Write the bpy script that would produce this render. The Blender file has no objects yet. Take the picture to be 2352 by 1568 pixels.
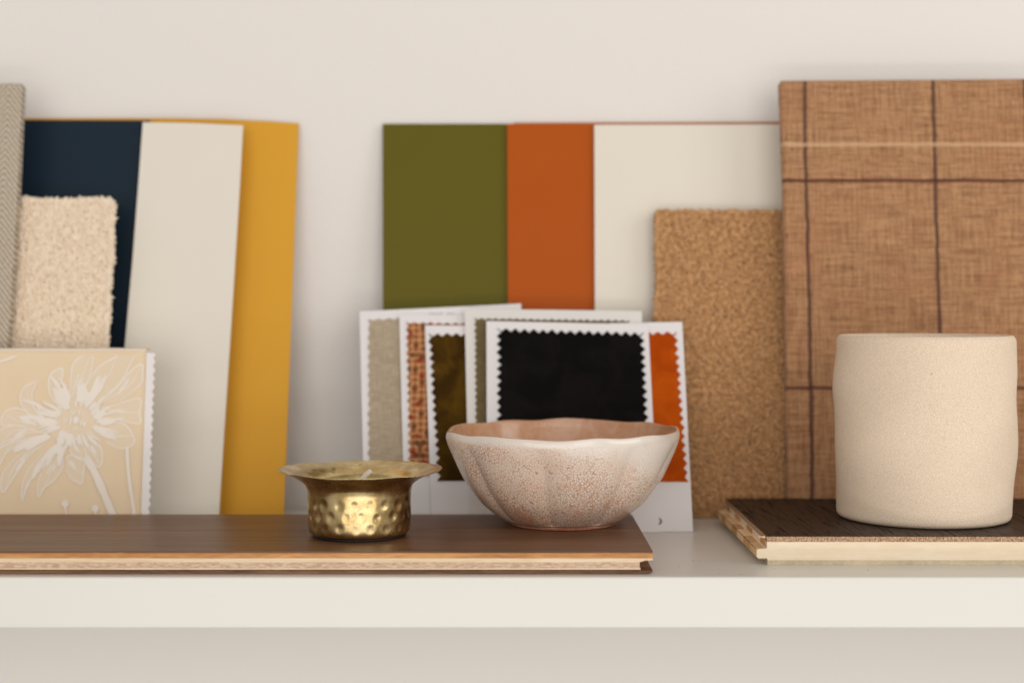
import bpy, bmesh, math, random
import numpy as np
from mathutils import Vector, Matrix

random.seed(7)
rng = np.random.default_rng(7)
C = bpy.context.scene.collection
SC = bpy.context.scene
CM = 0.01

# ------------------------------------------------------------------ camera
F = 3397.0                      # focal length in pixels of a 2352 px wide picture
PITCH = math.atan(84 / F)
CAMZ = 12.6                     # cm above the shelf
cam_d = bpy.data.cameras.new('camera')
cam = bpy.data.objects.new('camera', cam_d); C.objects.link(cam); SC.camera = cam
cam_d.sensor_width = 36.0; cam_d.lens = F / 2352 * 36
cam_d.clip_start = 0.02; cam_d.clip_end = 60
cam.location = (0, 0, CAMZ * CM)
cam.rotation_euler = (math.pi / 2 - PITCH, 0, 0)
cam_d.dof.use_dof = True
cam_d.dof.focus_distance = 0.735
cam_d.dof.aperture_fstop = 4.6
cam_d.dof.aperture_blades = 0

# ------------------------------------------------------------------ world and lamps
w = bpy.data.worlds.new('World'); SC.world = w; w.use_nodes = True
bg = w.node_tree.nodes['Background']
bg.inputs[0].default_value = (1.0, 0.955, 0.91, 1)
# the unseen room: its window side (in front of the shelf) is brighter than the rest
_t = w.node_tree; _tc = _t.nodes.new('ShaderNodeTexCoord'); _sx = _t.nodes.new('ShaderNodeSeparateXYZ'); _mr = _t.nodes.new('ShaderNodeMapRange')
_t.links.new(_tc.outputs['Generated'], _sx.inputs[0]); _t.links.new(_sx.outputs[1], _mr.inputs[0])
_mr.interpolation_type = 'SMOOTHSTEP'
_mr.inputs[1].default_value = 0.3; _mr.inputs[2].default_value = -0.8; _mr.inputs[3].default_value = 0.27; _mr.inputs[4].default_value = 0.60
_t.links.new(_mr.outputs[0], bg.inputs[1])

def window_light(name, loc, target, sx, sy, power, col):
    d = bpy.data.lights.new(name, 'AREA'); d.shape = 'RECTANGLE'
    d.size = sx; d.size_y = sy; d.energy = power; d.color = col
    o = bpy.data.objects.new(name, d); C.objects.link(o)
    o.location = loc
    o.rotation_euler = (Vector(target) - Vector(loc)).to_track_quat('-Z', 'Y').to_euler()
    return o
window_light('side_window_light', (1.40, 0.02, 0.48), (0.05, 0.8, 0.05), 0.70, 0.95, 5.6, (1.0, 0.97, 0.94))
window_light('front_window_light_right', (0.56, -1.0, 0.26), (0.05, 0.8, 0.05), 1.0, 1.05, 7.0, (1.0, 0.965, 0.93))
window_light('front_window_light_left', (-0.54, -1.0, 0.26), (0.0, 0.8, 0.05), 1.0, 1.05, 6.4, (1.0, 0.96, 0.92))
window_light('floor_bounce_light', (0.15, -0.22, -0.26), (0.1, 0.8, -0.04), 1.3, 0.12, 1.7, (1.0, 0.95, 0.93))

SC.view_settings.view_transform = 'Standard'
SC.view_settings.look = 'None'
SC.view_settings.exposure = -0.07
SC.view_settings.gamma = 1.0
SC.view_settings.use_curve_mapping = False
SC.render.engine = 'CYCLES'
SC.cycles.use_denoising = True
SC.cycles.max_bounces = 8
SC.cycles.sample_clamp_indirect = 6

# ------------------------------------------------------------------ helpers: pixels to points
FWD = Vector((0, math.cos(PITCH), -math.sin(PITCH)))
UP = Vector((0, math.sin(PITCH), math.cos(PITCH)))
EYE = Vector((0, 0, CAMZ))
def ray(px, py):
    return FWD + Vector((1, 0, 0)) * ((px - 1176) / F) + UP * (-(py - 784) / F)
def at(px, py, Y):
    d = ray(px, py); return EYE + d * (Y / d.y)

class Plane:
    """a leaning card's own frame: local x along its foot, local z up its face, local y away from us (cm)"""
    def __init__(s, px0, Y0, slope, k=0.0, thick=0.0):
        ln = math.sqrt(1 + slope * slope)
        z0 = slope * thick / ln
        d = ray(px0, 1200)
        s.o = Vector((d.x / d.y * Y0, Y0 + slope * z0 * 0, z0))
        ex = Vector((1, k, 0)).normalized(); ez = Vector((0, slope, 1)).normalized()
        ey = ez.cross(ex).normalized(); ez = ex.cross(ey)
        s.ex, s.ey, s.ez = ex, ey, ez
        s.z0 = z0
    def uv(s, px, py):
        d = ray(px, py); t = (s.o - EYE).dot(s.ey) / d.dot(s.ey)
        p = EYE + d * t - s.o
        return (p.dot(s.ex), p.dot(s.ez))
    def foot(s, px):
        # the point of the card's foot line (local z = 0) seen at column px
        lo, hi = 700, 1600
        for _ in range(40):
            m = (lo + hi) / 2
            if s.uv(px, m)[1] > 0: lo = m
            else: hi = m
        return (s.uv(px, lo)[0], 0.0)
    def matrix(s):
        m = Matrix.Identity(4)
        for i, e in enumerate((s.ex, s.ey, s.ez)):
            for j in range(3): m[j][i] = e[j]
        m.translation = s.o * CM
        return m

# ------------------------------------------------------------------ helpers: objects
def mesh(name, verts, faces, smooth=False, cm=True):
    me = bpy.data.meshes.new(name)
    v = np.asarray(verts, dtype=float)
    if cm: v = v * CM
    me.from_pydata(v.tolist(), [], [tuple(int(i) for i in f) for f in faces])
    me.validate(); me.update()
    if smooth: me.polygons.foreach_set('use_smooth', [True] * len(me.polygons))
    return me
def link(name, me, m, parent=None):
    o = bpy.data.objects.new(name, me); C.objects.link(o)
    if m is not None: me.materials.append(m)
    if parent is not None: o.parent = parent
    return o
def tag(o, label=None, cat=None, group=None, kind=None):
    if label: o['label'] = label
    if cat: o['category'] = cat
    if group: o['group'] = group
    if kind: o['kind'] = kind
    return o
def empty(name, loc_cm=(0, 0, 0), matrix=None):
    o = bpy.data.objects.new(name, None); C.objects.link(o)
    o.empty_display_size = 0.02
    if matrix is not None: o.matrix_world = matrix
    else: o.location = Vector(loc_cm) * CM
    return o
def bevel(o, wcm, seg=2, angle=40):
    b = o.modifiers.new('bevel', 'BEVEL'); b.width = wcm * CM; b.segments = seg
    b.limit_method = 'ANGLE'; b.angle_limit = math.radians(angle)
    o.data.polygons.foreach_set('use_smooth', [True] * len(o.data.polygons))
    n = o.modifiers.new('normals', 'WEIGHTED_NORMAL'); n.keep_sharp = True
    return o
def recalc(me):
    bm = bmesh.new(); bm.from_mesh(me); bmesh.ops.recalc_face_normals(bm, faces=bm.faces); bm.to_mesh(me); bm.free()
def slab(poly, y0, y1):
    """a flat polygon (x,z) with thickness from y0 (near us) to y1"""
    n = len(poly)
    vs = [(x, y0, z) for x, z in poly] + [(x, y1, z) for x, z in poly]
    fs = [tuple(range(n)), tuple(range(2 * n - 1, n - 1, -1))]
    fs += [(i, i + n, (i + 1) % n + n, (i + 1) % n) for i in range(n)]
    me = mesh('slab', vs, fs); recalc(me); return me
def boxes(lst):
    vs, fs = [], []
    for (x0, x1, y0, y1, z0, z1) in lst:
        b = len(vs)
        vs += [(x0, y0, z0), (x1, y0, z0), (x1, y1, z0), (x0, y1, z0), (x0, y0, z1), (x1, y0, z1), (x1, y1, z1), (x0, y1, z1)]
        fs += [tuple(b + i for i in f) for f in ((0, 3, 2, 1), (4, 5, 6, 7), (0, 1, 5, 4), (1, 2, 6, 5), (2, 3, 7, 6), (3, 0, 4, 7))]
    return mesh('box', vs, fs)
def prism(prof, x0, x1):
    """profile (y,z) swept along x"""
    n = len(prof)
    vs = [(x0, y, z) for y, z in prof] + [(x1, y, z) for y, z in prof]
    fs = [tuple(range(n)), tuple(range(2 * n - 1, n - 1, -1))] + [(i, i + n, (i + 1) % n + n, (i + 1) % n) for i in range(n)]
    me = mesh('prism', vs, fs); recalc(me); return me
def prism_y(prof, y0, y1, seg=1, jag=None):
    n = len(prof); vs = []; fs = []
    for k in range(seg + 1):
        y = y0 + (y1 - y0) * k / seg
        vs += [(x + (jag(x, z, y) if jag else 0), y, z) for x, z in prof]
    for k in range(seg):
        fs += [(k * n + i, k * n + (i + 1) % n, (k + 1) * n + (i + 1) % n, (k + 1) * n + i) for i in range(n)]
    fs += [tuple(range(n)), tuple(range((seg + 1) * n - 1, seg * n - 1, -1))]
    me = mesh('prism', vs, fs); recalc(me); return me
def pinked(corners, flags, pitch=0.55, amp=0.2):
    """polygon whose flagged edges are cut with pinking shears"""
    out = []; n = len(corners)
    cx = sum(c[0] for c in corners) / n; cz = sum(c[1] for c in corners) / n
    for i in range(n):
        a = Vector(corners[i]); b = Vector(corners[(i + 1) % n]); out.append(tuple(a))
        if not flags[i]: continue
        L = (b - a).length; m = max(1, round(L / pitch)); d = (b - a) / m
        nrm = Vector((-d.y, d.x)).normalized()
        if nrm.dot(Vector((cx, cz)) - a) < 0: nrm = -nrm
        for j in range(m):
            q = a + d * (j + 0.5) + nrm * amp * random.uniform(0.85, 1.1) + d * random.uniform(-.06, .06); out.append(tuple(q))
            if j < m - 1: out.append(tuple(a + d * (j + 1) + nrm * random.uniform(-.02, .02)))
    return out
def lathe(fn, nth, nj, closed_ends=True, caps=None):
    vs = np.zeros((nj, nth, 3))
    for j in range(nj):
        for i in range(nth):
            vs[j, i] = fn(2 * math.pi * i / nth, j)
    fs = []
    for j in range(nj - 1):
        for i in range(nth):
            fs.append((j * nth + i, j * nth + (i + 1) % nth, (j + 1) * nth + (i + 1) % nth, (j + 1) * nth + i))
    V = vs.reshape(-1, 3).tolist()
    if closed_ends:
        for j, rev in (caps or ((0, True), (nj - 1, False))):
            c = vs[j].mean(axis=0); V.append(c.tolist()); ci = len(V) - 1
            for i in range(nth):
                a, b = j * nth + i, j * nth + (i + 1) % nth
                fs.append((ci, b, a) if rev else (ci, a, b))
    me = mesh('lathe', V, fs, smooth=True); recalc(me)
    me.polygons.foreach_set('use_smooth', [True] * len(me.polygons))
    return me
def spline(pts, n):
    """Catmull-Rom through 2-D points, n samples"""
    P = [Vector(p) for p in pts]; P = [2 * P[0] - P[1]] + P + [2 * P[-1] - P[-2]]
    out = []; m = len(P) - 3
    for i in range(n):
        t = i / (n - 1) * m; k = min(int(t), m - 1); t -= k
        a, b, c, d = P[k:k + 4]
        out.append(0.5 * ((2 * b) + (c - a) * t + (2 * a - 5 * b + 4 * c - d) * t * t + (3 * b - a - 3 * c + d) * t ** 3))
    return out

# ------------------------------------------------------------------ helpers: materials
def srgb(r, g, b):
    f = lambda c: (c / 255 / 12.92) if c <= 10.3 else ((c / 255 + 0.055) / 1.055) ** 2.4
    return (f(r), f(g), f(b), 1)
class M:
    def __init__(s, name, rough=0.6, spec=0.5, metallic=0.0, coat=0.0, coat_rough=0.1, sheen=0.0):
        s.m = bpy.data.materials.new(name); s.m.use_nodes = True
        s.t = s.m.node_tree; s.b = s.t.nodes['Principled BSDF']
        s.b.inputs['Roughness'].default_value = rough; s.b.inputs['Specular IOR Level'].default_value = spec
        s.b.inputs['Metallic'].default_value = metallic; s.b.inputs['Coat Weight'].default_value = coat
        s.b.inputs['Coat Roughness'].default_value = coat_rough; s.b.inputs['Sheen Weight'].default_value = sheen
        tc = s.t.nodes.new('ShaderNodeTexCoord'); s.oc = tc.outputs['Object']
    def map(s, scale=(1, 1, 1), loc=(0, 0, 0), rot=(0, 0, 0)):
        n = s.t.nodes.new('ShaderNodeMapping'); s.t.links.new(s.oc, n.inputs[0])
        n.inputs['Scale'].default_value = scale; n.inputs['Location'].default_value = loc; n.inputs['Rotation'].default_value = rot
        return n.outputs[0]
    def set(s, inp, v):
        if hasattr(v, 'node'): s.t.links.new(v, inp)
        elif isinstance(v, (tuple, list)): inp.default_value = v if len(v) == 4 or inp.type == 'VECTOR' else (*v, 1)
        else: inp.default_value = v
    def noise(s, vec, scale, detail=3, rough=0.55, dist=0.0):
        n = s.t.nodes.new('ShaderNodeTexNoise'); s.t.links.new(vec, n.inputs['Vector'])
        n.inputs['Scale'].default_value = scale; n.inputs['Detail'].default_value = detail
        n.inputs['Roughness'].default_value = rough; n.inputs['Distortion'].default_value = dist
        return n.outputs['Fac']
    def vor(s, vec, scale, feature='F1', rnd=1.0, out='Distance'):
        n = s.t.nodes.new('ShaderNodeTexVoronoi'); n.feature = feature; s.t.links.new(vec, n.inputs['Vector'])
        n.inputs['Scale'].default_value = scale; n.inputs['Randomness'].default_value = rnd
        return n.outputs[out]
    def math(s, op, a, b=0.0, c=0.0, clamp=False):
        n = s.t.nodes.new('ShaderNodeMath'); n.operation = op; n.use_clamp = clamp
        for i, v in enumerate((a, b, c)): s.set(n.inputs[i], v)
        return n.outputs[0]
    def ramp(s, fac, lo, hi, smooth=True):
        n = s.t.nodes.new('ShaderNodeMapRange'); n.interpolation_type = 'SMOOTHSTEP' if smooth else 'LINEAR'
        s.set(n.inputs[0], fac); n.inputs[1].default_value = lo; n.inputs[2].default_value = hi
        return n.outputs[0]
    def mix(s, fac, a, b):
        n = s.t.nodes.new('ShaderNodeMix'); n.data_type = 'RGBA'
        s.set(n.inputs[0], fac); s.set(n.inputs[6], a); s.set(n.inputs[7], b)
        return n.outputs[2]
    def sep(s, vec=None):
        n = s.t.nodes.new('ShaderNodeSeparateXYZ'); s.t.links.new(vec or s.oc, n.inputs[0]); return n.outputs
    def vadd(s, a, b):
        n = s.t.nodes.new('ShaderNodeVectorMath'); n.operation = 'ADD'; s.set(n.inputs[0], a); s.set(n.inputs[1], b); return n.outputs[0]
    def comb(s, x, y, z):
        n = s.t.nodes.new('ShaderNodeCombineXYZ'); s.set(n.inputs[0], x); s.set(n.inputs[1], y); s.set(n.inputs[2], z); return n.outputs[0]
    def color(s, v): s.set(s.b.inputs['Base Color'], v); return s
    def rough(s, v): s.set(s.b.inputs['Roughness'], v); return s
    def bump(s, h, strength=0.3, dist=0.0005):
        n = s.t.nodes.new('ShaderNodeBump'); s.set(n.inputs['Height'], h)
        n.inputs['Strength'].default_value = strength; n.inputs['Distance'].default_value = dist
        s.t.links.new(n.outputs[0], s.b.inputs['Normal'])
        if s.b.inputs['Coat Weight'].default_value > 0: pass
        return s

def paper(name, col, rough=0.55, spec=0.35, var=0.05):
    m = M(name, rough=rough, spec=spec)
    n = m.noise(m.map(), 40, 4); n2 = m.noise(m.map(), 900, 2)
    dk = tuple(c * (1 - var) for c in col[:3]) + (1,)
    m.color(m.mix(n, dk, col)); m.bump(n2, 0.12, 0.0002)
    return m.m
def vary(c, k): return tuple(min(1, x * k) for x in c[:3]) + (1,)

# ------------------------------------------------------------------ materials
def m_wall():
    m = M('wall_paint', rough=0.75, spec=0.25)
    n = m.noise(m.map(), 3, 3); n2 = m.math('ADD', m.noise(m.map(), 420, 4, 0.7), m.noise(m.map(), 60, 2))
    m.color(m.mix(n, (0.80, 0.765, 0.72, 1), (0.825, 0.785, 0.745, 1))); m.bump(n2, 0.35, 0.0008); return m.m
def m_shelf():
    m = M('shelf_lacquer', rough=0.32, spec=0.5)
    n = m.noise(m.map((1, 6, 6)), 7, 3); n2 = m.noise(m.map(), 90, 2)
    m.color(m.mix(n, (0.70, 0.685, 0.63, 1), (0.73, 0.715, 0.66, 1))); m.rough(m.math('MULTIPLY_ADD', n, 0.12, 0.25)); m.bump(n2, 0.05, 0.0004); return m.m
WHITE_CARD = paper('white_card', (0.82, 0.79, 0.79, 1), 0.5)
OFFWHITE_CARD = paper('offwhite_card', (0.76, 0.73, 0.69, 1), 0.5)

def m_linen(name, a, b, scale=1.0):
    m = M(name, rough=0.9, spec=0.15, sheen=0.2)
    h = m.noise(m.map((120 * scale, 40, 1800 * scale)), 1, 3); v = m.noise(m.map((1800 * scale, 40, 120 * scale)), 1, 3)
    lo = m.noise(m.map(), 60, 3)
    f = m.math('ADD', m.math('MULTIPLY', h, 0.5), m.math('MULTIPLY', v, 0.5))
    f = m.ramp(f, 0.35, 0.65)
    m.color(m.mix(m.math('MULTIPLY', lo, 0.4), m.mix(f, a, b), vary(a, 0.8))); m.bump(f, 0.5, 0.0003); return m.m
def m_velvet(name, a, b, sheen=0.3):
    m = M(name, rough=0.8, spec=0.08, sheen=sheen)
    n = m.noise(m.map(), 45, 4, 0.6, 1.0); n2 = m.noise(m.map((1, 1, .5)), 2500, 2)
    m.color(m.mix(m.ramp(n, 0.35, 0.7), a, b)); m.bump(n2, 0.3, 0.0003); return m.m
def m_tweed():
    m = M('tweed_red', rough=0.9, spec=0.1)
    x, y, z = m.sep()
    # diagonal basket weave: small lozenges of tan, rust, wine and brown yarn
    v = m.map((360, 1, 360), rot=(0, math.radians(45), 0))
    ch = m.t.nodes.new('ShaderNodeTexChecker'); m.t.links.new(v, ch.inputs['Vector']); ch.inputs['Scale'].default_value = 1.0
    ch.inputs['Color1'].default_value = srgb(192, 140, 94); ch.inputs['Color2'].default_value = srgb(152, 94, 60)
    cell = m.vor(m.map((360, 1, 360), rot=(0, math.radians(45), 0)), 1.0, rnd=0.15, out='Color')
    s = m.t.nodes.new('ShaderNodeSeparateXYZ'); m.t.links.new(cell, s.inputs[0])
    c = m.mix(m.ramp(s.outputs[0], 0.88, 0.9), ch.outputs['Color'], srgb(150, 60, 40))
    c = m.mix(m.ramp(s.outputs[1], 0.8, 0.85), c, srgb(112, 72, 48))
    m.color(c); m.bump(m.noise(m.map(), 900, 2), 0.5, 0.0004); return m.m

def m_wood(name, a, b, along=(1, 1, 1), rough=0.5, coat=0.0, spec=0.4, fine=1.0):
    """along: stretch factors, small along the grain"""
    m = M(name, rough=rough, spec=spec, coat=coat, coat_rough=0.25)
    n = m.noise(m.map(tuple(60 * k for k in along)), 1, 5, 0.6, 0.6)
    n2 = m.noise(m.map(tuple(500 * fine * k for k in along)), 1, 3, 0.6)
    f = m.ramp(m.math('MULTIPLY_ADD', n2, 0.45, m.math('MULTIPLY', n, 0.55)), 0.34, 0.66)
    m.color(m.mix(f, a, b)); m.bump(n2, 0.25, 0.0003); return m.m

def m_plank_top():
    m = M('brown_varnished_oak', rough=0.4, spec=0.25)
    n = m.noise(m.map((8, 140, 140)), 1, 5, 0.6, 0.5)
    n2 = m.noise(m.map((40, 1500, 1500)), 1, 3)
    c = m.mix(m.ramp(n, 0.3, 0.7), srgb(100, 68, 46), srgb(125, 89, 64))
    scr = m.noise(m.map((55, 700, 700), rot=(0, 0, 0.03)), 1, 2, 0.5, 1.5)
    c = m.mix(m.math('MULTIPLY', m.ramp(scr, 0.74, 0.80), 0.5), c, srgb(190, 160, 130))
    dots = m.vor(m.map(), 130, out='Distance')
    c = m.mix(m.math('MULTIPLY', m.ramp(m.math('SUBTRACT', 1.0, dots), 0.95, 0.975), 0.5), c, srgb(200, 175, 150))
    m.color(c); m.rough(m.math('MULTIPLY_ADD', n2, 0.24, 0.27)); m.bump(m.math('ADD', n2, n), 0.22, 0.0003); return m.m
def m_dark_plank_top():
    m = M('black_brown_brushed_oak', rough=0.55, spec=0.2)
    pores = m.noise(m.map((1300, 30, 1300)), 1, 2, 0.5, 0.2)
    g = m.noise(m.map((420, 9, 420)), 1, 4)
    p = m.ramp(pores, 0.57, 0.64)
    c = m.mix(g, srgb(30, 19, 12), srgb(74, 51, 36))
    m.color(m.mix(p, c, srgb(14, 9, 6))); m.rough(m.math('MULTIPLY_ADD', p, 0.4, 0.5))
    m.bump(m.math('SUBTRACT', g, p), 0.6, 0.0004); return m.m
def m_endgrain():
    m = M('oak_end_grain', rough=0.8, spec=0.2)
    n = m.noise(m.map((2100, 2100, 1100), rot=(0, 0.6, 0)), 1, 2, 0.6, 1.0)
    l = m.noise(m.map((60, 60, 60)), 1, 2)
    c = m.mix(m.ramp(n, 0.42, 0.6), srgb(128, 96, 72), srgb(208, 178, 146))
    c = m.mix(m.math('MULTIPLY', l, 0.25), c, srgb(196, 150, 120)); m.color(c); m.bump(n, 0.6, 0.0003); return m.m
def m_mottled():
    m = M('ply_core_mottled', rough=0.85, spec=0.2)
    n = m.noise(m.map((260, 600, 1500)), 1, 3, 0.6, 0.8)
    x, y, z = m.sep()
    c = m.mix(m.ramp(n, 0.38, 0.62), srgb(184, 152, 128), srgb(214, 190, 164)); m.color(c); m.bump(n, 0.5, 0.0003); return m.m
def m_brass(inner=False):
    m = M('hammered_brass_inner' if inner else 'hammered_brass', metallic=1.0, rough=0.27)
    n = m.noise(m.map(), 120, 4, 0.6); n2 = m.noise(m.map((1, 1, 1)), 1400, 3); n3 = m.noise(m.map((30, 900, 900)), 1, 2)
    c = m.mix(m.ramp(n, 0.35, 0.7), (0.46, 0.33, 0.14, 1), (0.72, 0.56, 0.29, 1))
    m.color(c); m.rough(m.math('MULTIPLY_ADD', n, 0.14, 0.19))
    m.bump(m.math('MULTIPLY_ADD', n3, 0.5, n2), 0.05, 0.0002); return m.m
def m_bowl():
    m = M('crackle_glaze', rough=0.30, spec=0.5, coat=0.75, coat_rough=0.07)
    x, y, z = m.sep()
    nv = m.t.nodes.new('ShaderNodeTexNoise'); m.t.links.new(m.oc, nv.inputs['Vector']); nv.inputs['Scale'].default_value = 500; nv.inputs['Detail'].default_value = 1
    sc = m.t.nodes.new('ShaderNodeVectorMath'); sc.operation = 'SCALE'; m.t.links.new(nv.outputs['Color'], sc.inputs[0]); sc.inputs['Scale'].default_value = 0.0004
    vec = m.vadd(m.oc, sc.outputs[0])
    e1 = m.vor(vec, 720, 'DISTANCE_TO_EDGE')
    e2 = m.vor(vec, 1500, 'DISTANCE_TO_EDGE')
    lo = m.noise(m.map((1, 1, .8)), 34, 3, 0.55, 0.8)
    mid = m.noise(m.map((1, 1, 1), loc=(.3, .2, .5)), 75, 4, 0.6, 1.0)
    zt = m.ramp(z, 0.004, 0.047)                               # thin glaze at the foot, thick at the lip
    thin = m.math('SUBTRACT', m.math('ADD', m.math('MULTIPLY', lo, 0.9), m.math('MULTIPLY', mid, 0.45)), m.math('MULTIPLY', zt, 0.34))
    thin = m.math('SUBTRACT', thin, m.math('MULTIPLY', x, 1.2))      # wider cracks, more clay colour towards the left
    wdt = m.ramp(thin, 0.25, 0.85, False)
    lim = m.math('MULTIPLY_ADD', wdt, 0.21, 0.03)
    crack = m.math('DIVIDE', e1, lim, clamp=True)              # 0 in a crack, 1 on an island of glaze
    lim2 = m.math('MULTIPLY_ADD', wdt, 0.12, 0.02)
    crack2 = m.math('DIVIDE', e2, lim2, clamp=True)
    crack = m.math('MULTIPLY', m.math('POWER', crack, 1.3), m.math('MULTIPLY_ADD', crack2, 0.35, 0.65))
    body = m.mix(m.ramp(mid, 0.45, 0.68), srgb(172, 134, 108), srgb(190, 128, 86))
    glz = m.mix(m.ramp(lo, 0.35, 0.65), srgb(226, 206, 188), srgb(234, 219, 204))
    c = m.mix(crack, body, glz)  # glaze islands over the clay
    # wide rust runs where the glaze broke
    c = m.mix(m.math('MULTIPLY', m.ramp(thin, 0.70, 0.86), 0.5), c, srgb(188, 116, 72))
    # milky white where it pooled under the lip, more towards the right
    pool = m.math('MULTIPLY', m.ramp(m.math('MULTIPLY_ADD', x, 9.0, m.math('MULTIPLY_ADD', z, 30.0, m.math('MULTIPLY', lo, 0.9))), 1.55, 2.15), 0.75)
    c = m.mix(pool, c, srgb(236, 228, 218))
    rim = m.ramp(m.math('MULTIPLY_ADD', mid, 0.003, z), 0.0458, 0.0485)
    c = m.mix(m.math('MULTIPLY', rim, 0.85), c, srgb(222, 212, 200))
    ft = m.ramp(m.math('MULTIPLY_ADD', mid, 0.004, z), 0.0055, 0.0030)
    c = m.mix(m.math('MULTIPLY', ft, 0.7), c, srgb(176, 98, 66))
    m.color(c); m.bump(crack, 0.12, 0.0002); return m.m
def m_bowl_inner():
    m = M('peach_glaze', rough=0.3, spec=0.5, coat=0.5, coat_rough=0.1)
    n = m.noise(m.map((1, 1, .5)), 55, 4, 0.6, 1.0); n2 = m.noise(m.map(), 500, 3)
    c = m.mix(m.ramp(n, 0.35, 0.68), srgb(200, 148, 108), srgb(210, 172, 142))
    c = m.mix(m.math('MULTIPLY', m.ramp(n2, 0.5, 0.7), 0.3), c, srgb(192, 120, 72)); m.color(c); return m.m
def m_stoneware():
    m = M('sand_stoneware', rough=0.75, spec=0.3)
    n = m.noise(m.map(), 30, 3); f = m.noise(m.map(), 2200, 3, 0.7); sp = m.vor(m.map((1, 1, 1)), 1150)
    c = m.mix(n, srgb(230, 210, 186), srgb(237, 220, 198))
    c = m.mix(m.ramp(f, 0.40, 0.56), srgb(218, 194, 166), c)
    pat = m.noise(m.map(), 70, 2)
    c = m.mix(m.math('MULTIPLY', m.ramp(m.math('SUBTRACT', 1.0, sp), 0.72, 0.88), m.math('MULTIPLY', pat, 1.3)), c, srgb(252, 242, 226))
    bl = m.vor(m.map(loc=(.01, .02, .007)), 62)
    c = m.mix(m.math('MULTIPLY', m.ramp(m.math('SUBTRACT', 1.0, bl), 0.972, 0.98), 0.6), c, srgb(110, 80, 60))
    m.color(c); m.bump(m.math('MULTIPLY_ADD', sp, -0.6, f), 0.45, 0.0003); return m.m
def m_pile(name, a, b, c3, scale=260, k=0.6):
    m = M(name, rough=0.95, spec=0.1, sheen=0.3)
    n = m.noise(m.map(), scale, 3, 0.65); n2 = m.noise(m.map(loc=(.1, .3, .2)), scale * 2.2, 2)
    c = m.mix(m.ramp(n, 0.38, 0.64), a, b); c = m.mix(m.math('MULTIPLY', m.ramp(n2, 0.56, 0.68), k), c, c3)
    m.color(c); return m.m

def m_plaid(P, px_v, py_h):
    m = M('checked_linen', rough=0.85, spec=0.2, sheen=0.15)
    x, y, z = m.sep()
    wob = m.noise(m.map((45, 1, 45)), 1, 2); wob2 = m.noise(m.map((260, 1, 260)), 1, 2)
    xw = m.math('MULTIPLY_ADD', m.math('SUBTRACT', wob, 0.5), 0.0026, m.math('MULTIPLY_ADD', m.math('SUBTRACT', wob2, 0.5), 0.0012, x))
    zw = m.math('MULTIPLY_ADD', m.math('SUBTRACT', wob, 0.5), 0.0015, m.math('MULTIPLY_ADD', m.math('SUBTRACT', wob2, 0.5), 0.0010, z))
    h = m.noise(m.map((38, 10, 900)), 1, 4, 0.6); v = m.noise(m.map((900, 10, 38)), 1, 4, 0.6)
    h2 = m.noise(m.map((200, 10, 2600)), 1, 2); v2 = m.noise(m.map((2600, 10, 200)), 1, 2)
    f = m.math('ADD', m.math('MULTIPLY', h, 0.33), m.math('MULTIPLY', v, 0.33))
    f = m.math('ADD', f, m.math('MULTIPLY', m.math('ADD', h2, v2), 0.17))
    c = m.mix(m.ramp(f, 0.38, 0.62), srgb(128, 88, 58), srgb(198, 152, 110))
    slub = m.math('MULTIPLY', m.ramp(m.math('MULTIPLY', h, v), 0.30, 0.36), 0.5)
    c = m.mix(m.math('MULTIPLY', m.ramp(m.math('MAXIMUM', h, v), 0.62, 0.72), 0.55), c, srgb(104, 66, 44))
    c = m.mix(m.math('MULTIPLY', m.ramp(m.noise(m.map(), 25, 2), 0.45, 0.7), 0.25), c, srgb(172, 112, 78))
    sl = m.math('MAXIMUM', m.noise(m.map((140, 10, 700), loc=(3, 0, 1)), 1, 2), m.noise(m.map((700, 10, 140), loc=(1, 0, 4)), 1, 2))
    c = m.mix(m.math('MULTIPLY', m.ramp(sl, 0.63, 0.72), 0.55), c, srgb(96, 58, 42))     # thick dark slubs
    sl2 = m.math('MAXIMUM', m.noise(m.map((60, 10, 1100), loc=(7, 0, 2)), 1, 2), m.noise(m.map((1100, 10, 60), loc=(2, 0, 9)), 1, 2))
    c = m.mix(m.math('MULTIPLY', m.ramp(sl2, 0.66, 0.74), 0.4), c, srgb(222, 182, 148))
    def stripe(c, coord, pos, wd, col, k):
        d = m.math('ABSOLUTE', m.math('SUBTRACT', coord, pos * CM))
        f = m.math('MULTIPLY', m.ramp(d, wd * CM, wd * 0.45 * CM), k)
        return m.mix(f, c, col)
    for px, py in px_v: c = stripe(c, xw, P.uv(px, py)[0], 0.16, srgb(72, 44, 44), 0.8)
    for py, col, k, wd in py_h: c = stripe(c, zw, P.uv(2000, py)[1], wd, col, k)
    m.color(c); m.bump(f, 0.6, 0.0004); return m.m
def m_herring():
    m = M('grey_herringbone', rough=0.9, spec=0.15)
    x, y, z = m.sep()
    zz = m.math('PINGPONG', m.math('ADD', x, 0.5), 0.035)
    d = m.math('SINE', m.math('MULTIPLY', m.math('ADD', z, m.math('MULTIPLY', zz, 1.3)), 1700.0))
    n = m.noise(m.map((900, 10, 900)), 1, 3); n2 = m.noise(m.map(), 70, 2)
    f = m.math('ADD', m.math('MULTIPLY', d, 0.16), n)
    c = m.mix(m.ramp(f, 0.3, 0.75), srgb(150, 138, 122), srgb(212, 198, 178)); m.color(c); m.bump(f, 0.5, 0.0004); return m.m

# ------------------------------------------------------------------ the setting
wall = link('wall', boxes([(-150, 150, 92, 94, -120, 140)]), m_wall()); tag(wall, 'plain warm white painted wall behind the shelf', kind='structure')
shelf_th = 2.42
shelf = link('shelf', boxes([(-110, 110, 68.3, 91.99, -shelf_th, 0)]), m_shelf()); bevel(shelf, 0.12, 3)
tag(shelf, 'thick white lacquered shelf board fixed to the wall', kind='structure')

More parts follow.
